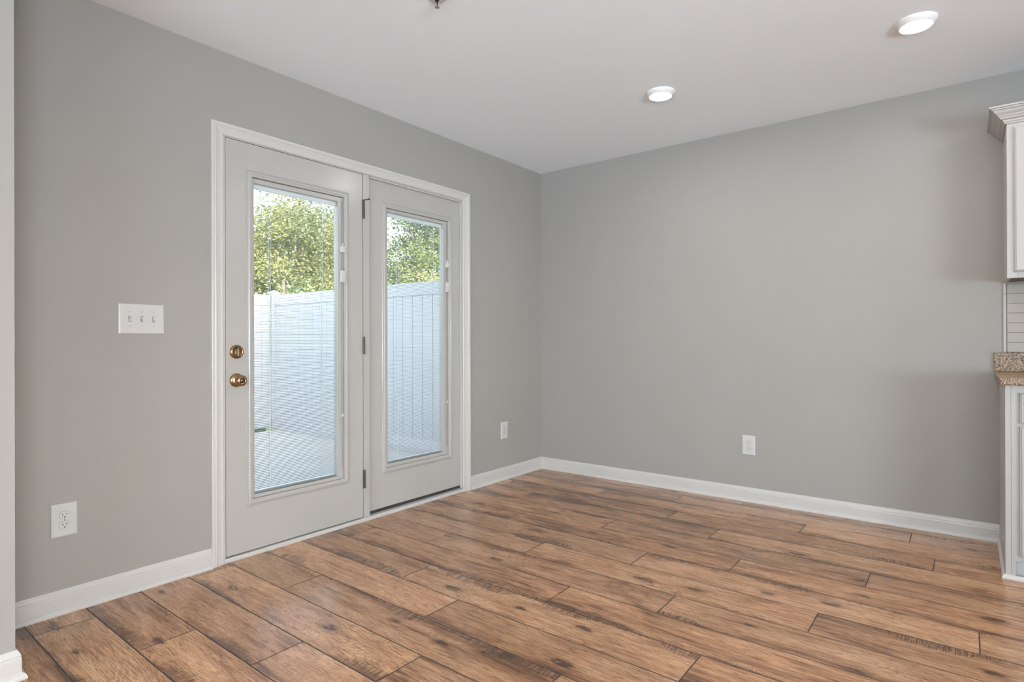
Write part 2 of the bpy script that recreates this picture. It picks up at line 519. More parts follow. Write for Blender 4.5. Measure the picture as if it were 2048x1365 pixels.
# door wall: opening for the double door
OY0, OY1, OZ = -2.645, -0.948, 2.052
T = -0.15
bm = bmesh.new()
box(bm, T, 0, YJ - 0.05, OY0, -0.12, H); box(bm, T, 0, OY1, 0.15, -0.12, H); box(bm, T, 0, OY0, OY1, OZ, H)
box(bm, T, 0, OY0, OY1, -0.12, -0.005)
structure(link('wall_left', bm, 'wall'))
structure(link('wall_back', bm_box(0, XR + 0.15, 0, 0.15, -0.12, H), 'wall'))
structure(link('wall_near', bm_box(0.0, XJ, YR, YJ, 0, H, bev=0.0), 'wall'))
bm = bmesh.new()
box(bm, XR, XR + 0.15, YR - 0.15, -5.75, -0.12, H); box(bm, XR, XR + 0.15, -3.45, 0, -0.12, H)
box(bm, XR, XR + 0.15, -5.75, -3.45, 2.15, H); box(bm, XR, XR + 0.15, -5.75, -3.45, -0.12, 0.55)
structure(link('wall_right', bm, 'wall'))
bm = bmesh.new()
box(bm, 0, 1.1, YR - 0.15, YR, -0.12, H); box(bm, 5.1, XR, YR - 0.15, YR, -0.12, H)
box(bm, 1.1, 5.1, YR - 0.15, YR, 2.2, H); box(bm, 1.1, 5.1, YR - 0.15, YR, -0.12, 0.4)
structure(link('wall_rear', bm, 'wall'))
# unseen block added above the room to keep sun off the patio
structure(link('shade_block', bm_box(-0.16, XR + 0.15, YR - 0.15, 0.15, H + 0.16, 5.4), 'exterior'))

def added_window(name, a0, a1, z0, z1, plane, axis):
    bm = bmesh.new()
    def bx(p0, p1, q0, q1):
        if axis == 'y': box(bm, p0, p1, plane - 0.10, plane - 0.04, q0, q1)
        else: box(bm, plane + 0.04, plane + 0.10, p0, p1, q0, q1)
    w = 0.05
    bx(a0, a0 + w, z0, z1); bx(a1 - w, a1, z0, z1); bx(a0 + w, a1 - w, z0, z0 + w); bx(a0 + w, a1 - w, z1 - w, z1)
    m = (a0 + a1) / 2; bx(m - 0.03, m + 0.03, z0 + w, z1 - w)
    o = structure(link(name, bm, 'trim'))
    if axis == 'y': g = bm_box(a0 + w, a1 - w, plane - 0.075, plane - 0.07, z0 + w, z1 - w)
    else: g = bm_box(plane + 0.07, plane + 0.075, a0 + w, a1 - w, z0 + w, z1 - w)
    link('pane', g, 'glass', o)
added_window('added_window_1', 1.1, 5.1, 0.4, 2.2, YR, 'y')  # both windows are unseen and added to hold the fill lights
added_window('added_window_2', -5.75, -3.45, 0.55, 2.15, XR, 'x')

# ---- baseboards with a moulded cap and shoe
BB = [(0, 0), (0.026, 0), (0.026, 0.006), (0.023, 0.014), (0.017, 0.019), (0.0135, 0.021), (0.0135, 0.064), (0.0120, 0.070),
      (0.0125, 0.074), (0.0105, 0.080), (0.0065, 0.086), (0.0040, 0.092), (0, 0.092)]
bm = bmesh.new()
sweep(bm, BB, [lambda a, b: (a, YJ, b), lambda a, b: (a, -2.6907, b)])
structure(link('baseboard_left', bm, 'trim'))
bm = bmesh.new()
sweep(bm, BB, [lambda a, b: (a, -0.8914, b), lambda a, b: (a, -a, b), lambda a, b: (2.914, -a, b)])
structure(link('baseboard_back', bm, 'trim'))
bm = bmesh.new()
sweep(bm, BB, [lambda a, b: (0.03, YJ + a, b), lambda a, b: (XJ + a, YJ + a, b), lambda a, b: (XJ + a, YR, b)])
structure(link('baseboard_near', bm, 'trim'))

# ---- door casing (mitred), jambs, mullion and sill
IY0, IY1, IZ = -2.6335, -0.9630, 2.0400
CAS = [(0, 0), (0, 0.010), (0.003, 0.0125), (0.008, 0.0125), (0.010, 0.0105), (0.022, 0.0125), (0.034, 0.016), (0.037, 0.018),
       (0.041, 0.0165), (0.043, 0.0185), (0.054, 0.0185), (0.057, 0.016), (0.057, 0)]
bm = bmesh.new()
sweep(bm, [(a * 1.005, b) for a, b in CAS], [lambda a, b: (b, IY0 - a, 0), lambda a, b: (b, IY0 - a, IZ + a),
                lambda a, b: (b, IY1 + a * 1.25, IZ + a), lambda a, b: (b, IY1 + a * 1.25, 0)])
structure(link('trim_1', bm, 'trim'))                       # casing
bm = bmesh.new()
box(bm, T, 0.002, OY0, -2.6215, 0, OZ); box(bm, T, 0.002, -0.951, OY1, 0, OZ)
box(bm, T, 0.002, -2.6215, -0.951, 2.0365, OZ)
# stops against which the leaves close
box(bm, T, -0.0445, -2.6215, -2.606, 0.022, 2.0365); box(bm, T, -0.0445, -2.606, -1.8275, 2.022, 2.0365)
box(bm, -0.0255, -0.006, -0.962, -0.951, 0.022, 2.0365, bev=0.002)
box(bm, -0.0255, -0.006, -1.76, -0.962, 2.0285, 2.0365, bev=0.002)
structure(link('trim_2', bm, 'trim'))                       # jambs
bm = bmesh.new()
box(bm, T, -0.0255, -1.8115, -1.7570, 0.022, 2.0365); box(bm, T, -0.0445, -1.8275, -1.8115, 0.022, 2.0365)
box(bm, -0.0255, 0.001, -1.8115, -1.7680, 0.022, 2.0365, bev=0.0015)
box(bm, -0.0255, -0.008, -1.7680, -1.7585, 0.022, 2.0365, bev=0.0025)
structure(link('trim_3', bm, 'door'))                       # mullion post
bm = bmesh.new()
box(bm, T - 0.05, 0.012, IY0 + 0.0005, IY1 - 0.0005, 0.0, 0.0215, bev=0.003)
box(bm, T, -0.046, -2.606, -1.8275, 0.0, 0.050)  # hidden block added to stop daylight leaking under the leaf
structure(link('trim_4', bm, 'trim'))                       # sill

# ------------------------------------------------------------------ door leaves
def cyl(bm, x, y, z0, z1, r, seg=16):
    lathe(bm, [(r, z0), (r, z1)], 'z', (x, y, 0), seg)

def build_leaf(name, y0, y1, z0, z1, xf, mo, inner, glass, cords, tilt, pitch):
    """xf = room-side face; mo = moulding outer (y0,y1,z0,z1); inner = moulding inner; glass = glazed opening"""
    root = empty(name, (xf, (y0 + y1) / 2, z0))
    root['kind'] = 'structure'
    off = Matrix.Translation(root.location).inverted()
    def add(nm, bm, mat, parent=None, smooth=False):
        o = link(nm, bm, mat, None, smooth)
        o.parent = parent or root
        o.matrix_parent_inverse = off if parent is None else Matrix()
        if parent is None:
            o.data.transform(off); o.matrix_parent_inverse = Matrix()
        else:
            o.data.transform(off)
        return o
    xb = xf - 0.044
    bm = bmesh.new()
    ring_plate(bm, y0, y1, z0, z1, inner[0] - 0.0008, inner[1] + 0.0008, inner[2] - 0.0008, inner[3] + 0.0008, xb, xf)
    add('door_slab', bm, 'door')
    wl, wr, wt, wb = inner[0] - mo[0], mo[1] - inner[1], mo[3] - inner[3], inner[2] - mo[2]
    w = 0.033
    prof = [(0, xf), (0, xf + 0.004), (0.003, xf + 0.006), (0.0055, xf + 0.004), (0.0075, xf + 0.0045), (0.010, xf + 0.010), (0.015, xf + 0.0125),
            (0.020, xf + 0.0125), (0.022, xf + 0.0100), (0.028, xf + 0.0095), (0.031, xf + 0.0085), (0.0325, xf + 0.006), (0.033, xf - 0.002), (0.032, xf - 0.002), (0.030, xf)]
    bm = bmesh.new()
    rect_moulding(bm, mo[0], mo[1], mo[2], mo[3], prof)
    fr = add('glass_frame', bm, 'door')
    # flat insert between moulding and glass, slightly sunk
    bm = bmesh.new()
    ring_plate(bm, inner[0] + 0.0012, inner[1] - 0.0022, inner[2] + 0.0012, inner[3] - 0.0022, glass[0], glass[1], glass[2], glass[3], xf - 0.0435, xf - 0.0035)
    add('glass_stop', bm, 'door')
    # operator track: a thin groove line and its sliders
    ty = inner[1] - 0.013
    bm = bm_box(xf - 0.0036, xf - 0.0010, ty - 0.0035, ty + 0.0045, 0.32, inner[3] - 0.006, bev=0.0008)
    tr = add('blind_track', bm, 'door')
    bm = bm_box(xf - 0.0010, xf - 0.0006, ty - 0.0009, ty + 0.0009, 0.34, inner[3] - 0.02)
    add('track_slot', bm, 'rubber', tr)
    for za, zb, dy in ((1.558, 1.594, 0.0), (1.390, 1.456, 0.0)):
        bm = bm_box(xf - 0.0008, xf + 0.018, ty - 0.014, ty + 0.014, za, zb, bev=0.003)
        add('blind_slider', bm, 'plate')
    bm = bm_box(xf - 0.0008, xf + 0.009, ty + 0.000, ty + 0.009, 1.594, 1.612, bev=0.002); add('cord_clip', bm, 'plate')
    bm = bm_box(xf - 0.0008, xf + 0.008, ty - 0.003, ty + 0.008, 0.630, 0.646, bev=0.002); add('track_stop', bm, 'plate')
    # panes
    g0, g1, g2, g3 = glass
    add('pane', bm_box(xf - 0.0145, xf - 0.0115, g0 - 0.0015, g1 + 0.0015, g2 - 0.0015, g3 + 0.0015), 'glass')
    add('pane', bm_box(xf - 0.0405, xf - 0.0375, g0 - 0.0015, g1 + 0.0015, g2 - 0.0015, g3 + 0.0015), 'glass')
    # mini blind between the panes
    xc = xf - 0.026
    bm = bmesh.new()
    box(bm, xc - 0.007, xc + 0.007, g0 + 0.004, g1 - 0.004, g3 - 0.026, g3 - 0.004, bev=0.002)
    add('blind_headrail', bm, 'cord')
    bm = bmesh.new()
    sw = 0.0125
    ct, st = math.cos(tilt), math.sin(tilt)
    z = g3 - 0.032
    while z > g2 + 0.014:
        top = []
        for k in range(5):
            q = k / 4 - 0.5
            cx, cz = q * sw, 0.0012 * (1 - 4 * q * q)
            top.append((xc + cx * ct + cz * st, z - cx * st + cz * ct))
        rows = []
        for dz in (0.0, -0.00025):
            rows.append([[bm.verts.new((px, yy, pz + dz)) for (px, pz) in top] for yy in (g0 + 0.006, g1 - 0.006)])
        for k in range(4):
            bm.faces.new((rows[0][0][k], rows[0][0][k + 1], rows[0][1][k + 1], rows[0][1][k]))
            bm.faces.new((rows[1][0][k], rows[1][1][k], rows[1][1][k + 1], rows[1][0][k + 1]))
        bm.faces.new((rows[0][0][0], rows[0][1][0], rows[1][1][0], rows[1][0][0]))
        bm.faces.new((rows[0][0][4], rows[1][0][4], rows[1][1][4], rows[0][1][4]))
        z -= pitch
    add('blind_slats', bm, 'slat', smooth=False)
    bm = bm_box(xc - 0.0065, xc + 0.0065, g0 + 0.006, g1 - 0.006, g2 + 0.001, g2 + 0.010, bev=0.002)
    add('blind_bottom_rail', bm, 'slat')
    for cy in cords:
        bm = bmesh.new()
        for dx in (-0.0068, 0.0068):
            box(bm, xc + dx - 0.0004, xc + dx + 0.0004, cy - 0.0010, cy + 0.0010, g2 + 0.008, g3 - 0.02)
        add('blind_cord', bm, 'cord')
    return root, add

d1, add1 = build_leaf('door_1', -2.6180, -1.8165, 0.0275, 2.0335, 0.0, (-2.5205, -1.9155, 0.246, 1.904), (-2.4875, -1.9485, 0.279, 1.871),
                      (-2.475, -1.983, 0.297, 1.847), (-2.380, -2.073), math.radians(4), 0.0081)
d2, add2 = build_leaf('door_2', -1.7555, -0.9535, 0.0235, 2.0335, -0.027, (-1.6535, -1.0435, 0.244, 1.910), (-1.6205, -1.0765, 0.277, 1.877),
                      (-1.6060, -1.1150, 0.298, 1.856), (-1.5055, -1.1920), math.radians(0.5), 0.0081)
tag(d1, 'white hinged door leaf with brass knob and mini blind behind glass', 'door')
tag(d2, 'white fixed door leaf with dark sweep along its bottom edge', 'door')

# knob and deadbolt on the left leaf
kc = (0.0, -2.567, 0.870)
bm = bmesh.new()
lathe(bm, [(0, 0), (0.0335, 0), (0.0335, 0.003), (0.031, 0.007), (0.022, 0.012), (0.015, 0.015), (0.013, 0.024), (0.0165, 0.030), (0.0235, 0.036),
           (0.0268, 0.044), (0.0262, 0.052), (0.0215, 0.059), (0.0155, 0.0615), (0.0135, 0.0605), (0, 0.0605)], 'x', kc)
kn = add1('door_knob', bm, 'brass', smooth=True)
bm = bmesh.new()
lathe(bm, [(0, 0.0605), (0.0105, 0.0605), (0.0105, 0.0635), (0.008, 0.065), (0, 0.065)], 'x', kc, 28)
add1('lock_button_ring', bm, 'bronze', kn, smooth=True)
add1('lock_button', bm_box(0.0645, 0.0685, kc[1] - 0.0065, kc[1] + 0.0065, kc[2] - 0.002, kc[2] + 0.002, bev=0.0008), 'brass', kn)
dc = (0.0, -2.567, 1.0075)
bm = bmesh.new()
lathe(bm, [(0, 0), (0.0335, 0), (0.0335, 0.005), (0.0315, 0.009), (0.026, 0.0115), (0.024, 0.0105), (0.010, 0.0115), (0, 0.0115)], 'x', dc)
db = add1('deadbolt_rose', bm, 'brass', smooth=True)
add1('thumb_turn', bm_box(0.0112, 0.0305, dc[1] - 0.0042, dc[1] + 0.0042, dc[2] - 0.024, dc[2] + 0.026, bev=0.0025), 'bronze', db)
for dy in (-0.0165, 0.0165):
    bm = bmesh.new(); lathe(bm, [(0, 0.0105), (0.0032, 0.0105), (0.0026, 0.0128), (0, 0.0128)], 'x', (0, dc[1] + dy, dc[2] - 0.002), 14)
    add1('screw', bm, 'brass', db, smooth=True)
# hinges between the leaf and the mullion post
for zc, hh in ((1.828, 0.104), (1.033, 0.102), (0.249, 0.106)):
    bm = bmesh.new()
    cyl(bm, 0.007, -1.8130, zc - hh / 2, zc + hh / 2, 0.0068, 18)
    box(bm, 0.0005, 0.0025, -1.8130, -1.8005, zc - hh / 2, zc + hh / 2)
    hg = add1('hinge', bm, 'nickel', smooth=True)
    for k in (-0.3, -0.1, 0.1, 0.3):
        bm = bmesh.new(); cyl(bm, 0.007, -1.8130, zc + k * hh - 0.0006, zc + k * hh + 0.0006, 0.0072, 18)
        add1('knuckle_gap', bm, 'slot', hg)
# hinge pin door stop on the top hinge
bm = bmesh.new()
box(bm, 0.0025, 0.0115, -1.8200, -1.8040, 1.881, 1.885, bev=0.0012)
bmesh.ops.create_cone(bm, cap_ends=True, segments=12, radius1=0.0026, radius2=0.0026, depth=0.026,
                      matrix=Matrix.Translation((0.016, -1.801, 1.888)) @ Vector((0.8, 0.6, 0.10)).to_track_quat('Z', 'Y').to_matrix().to_4x4())
st = add1('hinge_stop', bm, 'bronze', smooth=True)
bm = bmesh.new()
bmesh.ops.create_cone(bm, cap_ends=True, segments=14, radius1=0.0052, radius2=0.0045, depth=0.010,
                      matrix=Matrix.Translation((0.028, -1.7915, 1.8895)) @ Vector((0.8, 0.6, 0.10)).to_track_quat('Z', 'Y').to_matrix().to_4x4())
add1('bumper_tip', bm, 'rubber', st, smooth=True)
# weather sweep on the fixed leaf
bm = bmesh.new()
box(bm, -0.0268, -0.0235, -1.7545, -0.9625, 0.0225, 0.0400, bev=0.001)
swp = add2('door_sweep', bm, 'rubber')
swp['label'] = 'dark rubber door sweep'

# ------------------------------------------------------------------ wall plates
def on_wall(side, a, d, z):
    """a along the wall, d out of it"""
    return (d, a, z) if side == 'left' else (a, -d, z)

def wbox(side, a0, a1, d0, d1, z0, z1, bev=0.0):
    if side == 'left': return bm_box(d0, d1, a0, a1, z0, z1, bev=bev)
    return bm_box(a0, a1, -d1, -d0, z0, z1, bev=bev)

def plate_bm(side, a0, a1, z0, z1):
    bm = bmesh.new()
    rings = []
    for ins, d in ((0, 0.0), (0, 0.0028), (0.0015, 0.0046), (0.006, 0.0062), (0.0075, 0.0064)):
        rings.append([bm.verts.new(on_wall(side, a, d, z)) for a, z in ((a0 + ins, z0 + ins), (a1 - ins, z0 + ins), (a1 - ins, z1 - ins), (a0 + ins, z1 - ins))])
    for r0, r1 in zip(rings, rings[1:]):
        for k in range(4):
            bm.faces.new((r0[k], r0[(k + 1) % 4], r1[(k + 1) % 4], r1[k]))
    bm.faces.new(rings[0]); bm.faces.new(rings[-1])
    return bm

def screw_bm(side, a, z, d=0.0062, r=0.0026):
    bm = bmesh.new()
    if side == 'left': lathe(bm, [(0, d), (r, d), (r * 0.8, d + 0.0010), (0, d + 0.0012)], 'x', (0, a, z), 12)
    else: lathe(bm, [(0, -d), (r, -d), (r * 0.8, -d - 0.0010), (0, -d - 0.0012)], 'y', (a, 0, z), 12)
    return bm

def outlet(side, a0, a1, z0, z1, label):
    ac, zc = (a0 + a1) / 2, (z0 + z1) / 2
    root = empty('wall_outlet', on_wall(side, ac, 0, z0))
    off = Matrix.Translation(root.location).inverted()
    def add(nm, bm, mat, parent=None, smooth=False):
        o = link(nm, bm, mat, parent or root, smooth); o.data.transform(off); return o
    add('cover_plate', plate_bm(side, a0, a1, z0, z1), 'plate')
    for s in (1, -1):
        cz = zc + s * 0.0195
        # rounded face with flattened top and bottom, and a thin shadow gap around it
        def face(rx, rz, d0, d1):
            bm = bmesh.new()
            ring = []
            for k in range(36):
                t = 2 * math.pi * k / 36
                ring.append((rx * math.cos(t), max(-rz, min(rz, rx * math.sin(t)))))
            lo = [bm.verts.new(on_wall(side, ac + p, d0, cz + q)) for p, q in ring]
            hi = [bm.verts.new(on_wall(side, ac + p, d1, cz + q)) for p, q in ring]
            for k in range(36):
                bm.faces.new((lo[k], lo[(k + 1) % 36], hi[(k + 1) % 36], hi[k]))
            bm.faces.new(hi); bm.faces.new(lo)
            return bm
        add('socket_gap', face(0.0178, 0.0146, 0.0060, 0.0066), 'slot')
        sk = add('socket', face(0.0172, 0.0140, 0.0060, 0.0082), 'plate')
        for da, hh in ((-0.0063, 0.0042), (0.0063, 0.0034)):
            add('slot', wbox(side, ac + da - 0.0011, ac + da + 0.0011, 0.0080, 0.0085, cz + 0.0030 - hh, cz + 0.0030 + hh), 'slot', sk)
        add('ground_slot', wbox(side, ac - 0.0024, ac + 0.0024, 0.0080, 0.0085, cz - 0.0100, cz - 0.0056), 'slot', sk)
    add('screw', screw_bm(side, ac, zc), 'chrome')
    return tag(root, label, 'outlet', 'duplex outlets on the walls')

outlet('left', -3.2950, -3.2105, 0.2980, 0.4270, 'white duplex wall outlet low on the grey wall left of the door')
outlet('left', -0.5345, -0.4540, 0.3090, 0.4350, 'white duplex wall outlet on the narrow wall between door and corner')
outlet('back', 1.6145, 1.6975, 0.3045, 0.4315, 'white duplex wall outlet low on the long wall right of the corner')

def switch_plate():
    side, a0, a1, z0, z1 = 'left', -3.067, -2.8905, 1.0915, 1.2190
    zc = (z0 + z1) / 2
    root = empty('light_switch', on_wall(side, (a0 + a1) / 2, 0, z0))
    off = Matrix.Translation(root.location).inverted()
    def add(nm, bm, mat, parent=None, smooth=False):
        o = link(nm, bm, mat, parent or root, smooth); o.data.transform(off); return o
    add('cover_plate', plate_bm(side, a0, a1, z0, z1), 'plate')
    for a, up in ((-3.0245, True), (-2.9785, False), (-2.9325, False)):
        add('toggle_opening', wbox(side, a - 0.0053, a + 0.0053, 0.0060, 0.0067, zc - 0.0120, zc + 0.0120), 'slot')
        bm = bmesh.new()
        s = 1 if up else -1
        pts = [(0.006, zc - 0.0115), (0.0075, zc - 0.0115), (0.0090, zc - s * 0.004), (0.0170, zc + s * 0.0085), (0.0165, zc + s * 0.0125), (0.0080, zc + 0.0115), (0.006, zc + 0.0115)]
        pts = [(0.006, zc - 0.0108), (0.0080, zc - 0.0108), (0.0094, zc - s * 0.0030), (0.0175, zc + s * 0.0068), (0.0168, zc + s * 0.0108), (0.0080, zc + s * 0.0108)]
        if s < 0: pts = [(0.006, zc + 0.0108), (0.0080, zc + 0.0108), (0.0094, zc + 0.0030), (0.0175, zc - 0.0068), (0.0168, zc - 0.0108), (0.0080, zc - 0.0108)]
        pts.append((0.006, zc + s * 0.0108))
        lo = [bm.verts.new((d, a - 0.0040, z)) for d, z in pts]
        hi = [bm.verts.new((d, a + 0.0040, z)) for d, z in pts]
        n = len(pts)
        for k in range(n): bm.faces.new((lo[k], lo[(k + 1) % n], hi[(k + 1) % n], hi[k]))
        bm.faces.new(lo); bm.faces.new(hi)
        add('toggle', bm, 'plate')
        for dz in (0.0302, -0.0302):
            sc = add('screw', screw_bm(side, a, zc + dz), 'plate', smooth=True)
            add('screw_slot', wbox(side, a - 0.0005, a + 0.0005, 0.0070, 0.0076, zc + dz - 0.0022, zc + dz + 0.0022), 'slot', sc)
    return tag(root, 'white three toggle light switch plate on the wall left of the door', 'light switch')
switch_plate()

# ------------------------------------------------------------------ ceiling lamps and sprinkler
def ceiling_lamp(x, y, label):
    root = empty('recessed_light', (x, y, H))
    bm = bmesh.new()
    lathe(bm, [(0, 0), (0.0785, 0), (0.0785, -0.004), (0.074, -0.010), (0.063, -0.0235), (0.0605, -0.0245), (0.0585, -0.0235), (0.0585, -0.020), (0, -0.020)], 'z', (0, 0, 0), 56)
    link('trim_ring', bm, 'lamp_trim', root, True)
    bm = bmesh.new()
    lathe(bm, [(0, -0.0205), (0.0580, -0.0205), (0.0575, -0.0230), (0.030, -0.0250), (0, -0.0256)], 'z', (0, 0, 0), 56)
    ln = link('lens', bm, 'lens', root, True)
    ln['label'] = 'glowing warm white lens'
    return tag(root, label, 'ceiling light', 'recessed ceiling lights')
ceiling_lamp(1.442, -0.893, 'round lit ceiling light farther left, above the middle of the room')
ceiling_lamp(2.612, -0.891, 'round lit ceiling light nearest the cabinets at the upper right')
for x, y in ((3.78, -0.893), (4.95, -0.893), (2.612, -4.6), (4.95, -4.3), (1.9, -6.5), (4.3, -6.5)):  # unseen lamps added to brighten the room
    o = ceiling_lamp(x, y, 'round ceiling light added out of view to brighten the room')
    o['group'] = 'added fill lamps out of view'

sx, sy = 1.1135, -2.3071
root = empty('fire_sprinkler', (sx, sy, H))
bm = bmesh.new(); lathe(bm, [(0, 0), (0.038, 0), (0.038, -0.002), (0.034, -0.006), (0.026, -0.009), (0.020, -0.0095), (0.018, -0.006), (0.0165, -0.003), (0, -0.003)], 'z', (0, 0, 0), 40)
link('escutcheon', bm, 'plate', root, True)
bm = bmesh.new(); lathe(bm, [(0, -0.006), (0.010, -0.006), (0.010, -0.016), (0.006, -0.018), (0, -0.018)], 'z', (0, 0, 0), 20)
link('nozzle', bm, 'nickel', root, True)
bm = bmesh.new()
for s in (-1, 1):
    box(bm, s * 0.0095 - 0.0014, s * 0.0095 + 0.0014, -0.0018, 0.0018, -0.040, -0.014, bev=0.0006)
box(bm, -0.0107, 0.0107, -0.0018, 0.0018, -0.0415, -0.0385, bev=0.0006)
link('frame_arm', bm, 'chrome', root)
bm = bmesh.new(); lathe(bm, [(0, -0.018), (0.0022, -0.018), (0.0022, -0.0375), (0, -0.0375)], 'z', (0, 0, 0), 12)
link('glass_bulb', bm, 'bronze', root, True)
bm = bmesh.new()
lathe(bm, [(0, -0.0415), (0.0045, -0.0415), (0.0045, -0.0445), (0, -0.0455)], 'z', (0, 0, 0), 12)
for k in range(10):
    a = 2 * math.pi * k / 10
    c, s = math.cos(a), math.sin(a); p = Vector((-s, c, 0)) * 0.0022
    q = [Vector((c, s, 0)) * 0.004 + Vector((0, 0, -0.0425)), Vector((c, s, 0)) * 0.0105 + Vector((0, 0, -0.0415))]
    vs = []
    for dz in (0, -0.001):
        vs.append([bm.verts.new(w + Vector((0, 0, dz))) for w in (q[0] - p, q[1] - p, q[1] + p, q[0] + p)])
    for kk in range(4): bm.faces.new((vs[0][kk], vs[0][(kk + 1) % 4], vs[1][(kk + 1) % 4], vs[1][kk]))
    bm.faces.new(vs[0]); bm.faces.new(vs[1])
link('deflector', bm, 'chrome', root)
tag(root, 'small chrome fire sprinkler hanging from the white ceiling', 'sprinkler')

# ------------------------------------------------------------------ kitchen run along the back wall
def panel_door(bm, x0, x1, z0, z1, yf, thick=0.019, frame=0.058, raised=True):
    """cabinet front facing -y; yf = its back plane"""
    y1 = yf - thick
    loops = [(0, yf), (0, y1 + 0.008), (0.002, y1 + 0.005), (0.0045, y1 + 0.0045), (0.0065, y1 + 0.001), (0.009, y1)]
    if raised:
        loops += [(frame, y1), (frame + 0.003, y1 + 0.003), (frame + 0.006, y1 + 0.008), (frame + 0.016, y1 + 0.009), (frame + 0.040, y1 + 0.002), (frame + 0.042, y1 + 0.002)]
    else:
        loops += [(0.013, y1), (0.015, y1 + 0.0025), (0.018, y1 + 0.0025), (0.020, y1 + 0.0005)]
    rings = [[bm.verts.new((x, y, z)) for x, z in ((x0 + i, z0 + i), (x1 - i, z0 + i), (x1 - i, z1 - i), (x0 + i, z1 - i))] for i, y in loops]
    for r0, r1 in zip(rings, rings[1:]):
        for k in range(4): bm.faces.new((r0[k], r0[(k + 1) % 4], r1[(k + 1) % 4], r1[k]))
    bm.faces.new(rings[0]); bm.faces.new(rings[-1])

BX0, BX1 = 2.9145, 3.60
base = empty('base_cabinet', (BX0, -0.29, 0))
def kadd(root, nm, bm, mat, parent=None, smooth=False):
    o = link(nm, bm, mat, parent or root, smooth)
    o.data.transform(Matrix.Translation(root.location).inverted()); return o
bm = bmesh.new()
box(bm, BX0, 2.9340, -0.581, 0, 0.0, 0.858, bev=0.001)
kadd(base, 'end_panel', bm, 'cabinet')
bm = bmesh.new()
box(bm, 2.934, BX1, -0.560, 0, 0.085, 0.858)
kadd(base, 'carcass', bm, 'cabinet')
bm = bmesh.new()
box(bm, 2.9345, 2.972, -0.580, -0.560, 0.083, 0.858, bev=0.0008); box(bm, BX1 - 0.04, BX1, -0.580, -0.560, 0.083, 0.858)
for za, zb in ((0.083, 0.118), (0.662, 0.705), (0.815, 0.858)): box(bm, 2.972, BX1 - 0.04, -0.580, -0.560, za, zb)
box(bm, 2.9345, 2.9500, -0.580, -0.560, 0.0, 0.083)
kadd(base, 'face_frame', bm, 'cabinet')
bm = bmesh.new(); panel_door(bm, 2.962, BX1 - 0.02, 0.690, 0.824, -0.580, raised=False); kadd(base, 'drawer_front', bm, 'cabinet')
bm = bmesh.new(); panel_door(bm, 2.962, BX1 - 0.02, 0.107, 0.677, -0.580); kadd(base, 'door', bm, 'cabinet')
tk = kadd(base, 'toe_kick', bm_box(2.9500, BX1, -0.535, -0.52, 0.0, 0.085), 'toe'); tk['label'] = 'grey toe kick board'
SH = [(0, 0), (0.012, 0), (0.012, 0.006), (0.0095, 0.014), (0.0045, 0.019), (0, 0.020)]
bm = bmesh.new()
sweep(bm, SH, [lambda a, b: (BX0 - a, -0.0265, b), lambda a, b: (BX0 - a, -0.581 - a, b), lambda a, b: (BX1, -0.581 - a, b)])
kadd(base, 'shoe_moulding', bm, 'trim')
tag(base, 'white base cabinet with drawer and door under the granite counter', 'cabinet')

ct = empty('countertop', (2.9, -0.32, 0.859))
bm = bmesh.new(); box(bm, 2.895, 3.615, -0.636, 0, 0.8585, 0.8910, bev=0.006, seg=3)
kadd(ct, 'slab', bm, 'granite')
bm = bmesh.new(); box(bm, 2.8935, 3.615, -0.022, 0, 0.8915, 0.9905, bev=0.002)
kadd(ct, 'backsplash_strip', bm, 'granite')
tag(ct, 'speckled brown granite countertop with low backsplash strip', 'countertop')

# tiles on the wall above the counter
ts = empty('tile_backsplash', (2.93, -0.004, 0.991))
kadd(ts, 'grout', bm_box(2.9305, 3.70, -0.004, -0.0002, 0.9915, 1.352), 'grout')
bm = bmesh.new()
for r in range(7):
    z0 = 0.9935 + r * 0.0502
    zt = z0 + 0.0486
    x = 2.9455
    first = True
    while x < 3.69:
        L = 0.076 if (r % 2 and first) else 0.1524
        box(bm, x, min(3.698, x + L - 0.0016), -0.0095, -0.003, z0, min(zt, 1.350), bev=0.0012, seg=1)
        x += L; first = False
        if x > 3.68: break
kadd(ts, 'tiles', bm, 'tile')
bm = bmesh.new()
for z0, z1 in ((0.9925, 1.2920), (1.2945, 1.350)):
    box(bm, 2.9305, 2.9425, -0.011, -0.003, z0, z1, bev=0.002, seg=2)
kadd(ts, 'edge_trim', bm, 'cabinet')
tag(ts, 'beige subway tile backsplash with pale edge strip above the counter', 'backsplash')

UX0, UX1, UZ0, UZ1 = 2.932, 3.70, 1.349, 2.100
up = empty('wall_cabinet', (UX0, -0.16, UZ0))
bm = bmesh.new()
box(bm, UX0, UX0 + 0.016, -0.312, 0, UZ0 + 0.002, UZ1); box(bm, UX1 - 0.016, UX1, -0.312, 0, UZ0 + 0.002, UZ1)
box(bm, UX0 + 0.016, UX1 - 0.016, -0.02, 0, UZ0 + 0.03, UZ1); box(bm, UX0 + 0.016, UX1 - 0.016, -0.312, -0.02, UZ1 - 0.016, UZ1)
kadd(up, 'carcass', bm, 'cabinet')
bp = kadd(up, 'bottom_panel', bm_box(UX0 + 0.016, UX1 - 0.016, -0.312, -0.02, UZ0 + 0.005, UZ0 + 0.017), 'underside'); bp['label'] = 'brown unpainted bottom panel'
bm = bmesh.new()
box(bm, UX0 + 0.001, UX0 + 0.042, -0.331, -0.312, UZ0, UZ1, bev=0.001); box(bm, UX1 - 0.041, UX1, -0.331, -0.312, UZ0, UZ1)
box(bm, UX0 + 0.042, UX1 - 0.041, -0.331, -0.312, UZ0, UZ0 + 0.04); box(bm, UX0 + 0.042, UX1 - 0.041, -0.331, -0.312, UZ1 - 0.05, UZ1)
kadd(up, 'face_frame', bm, 'cabinet')
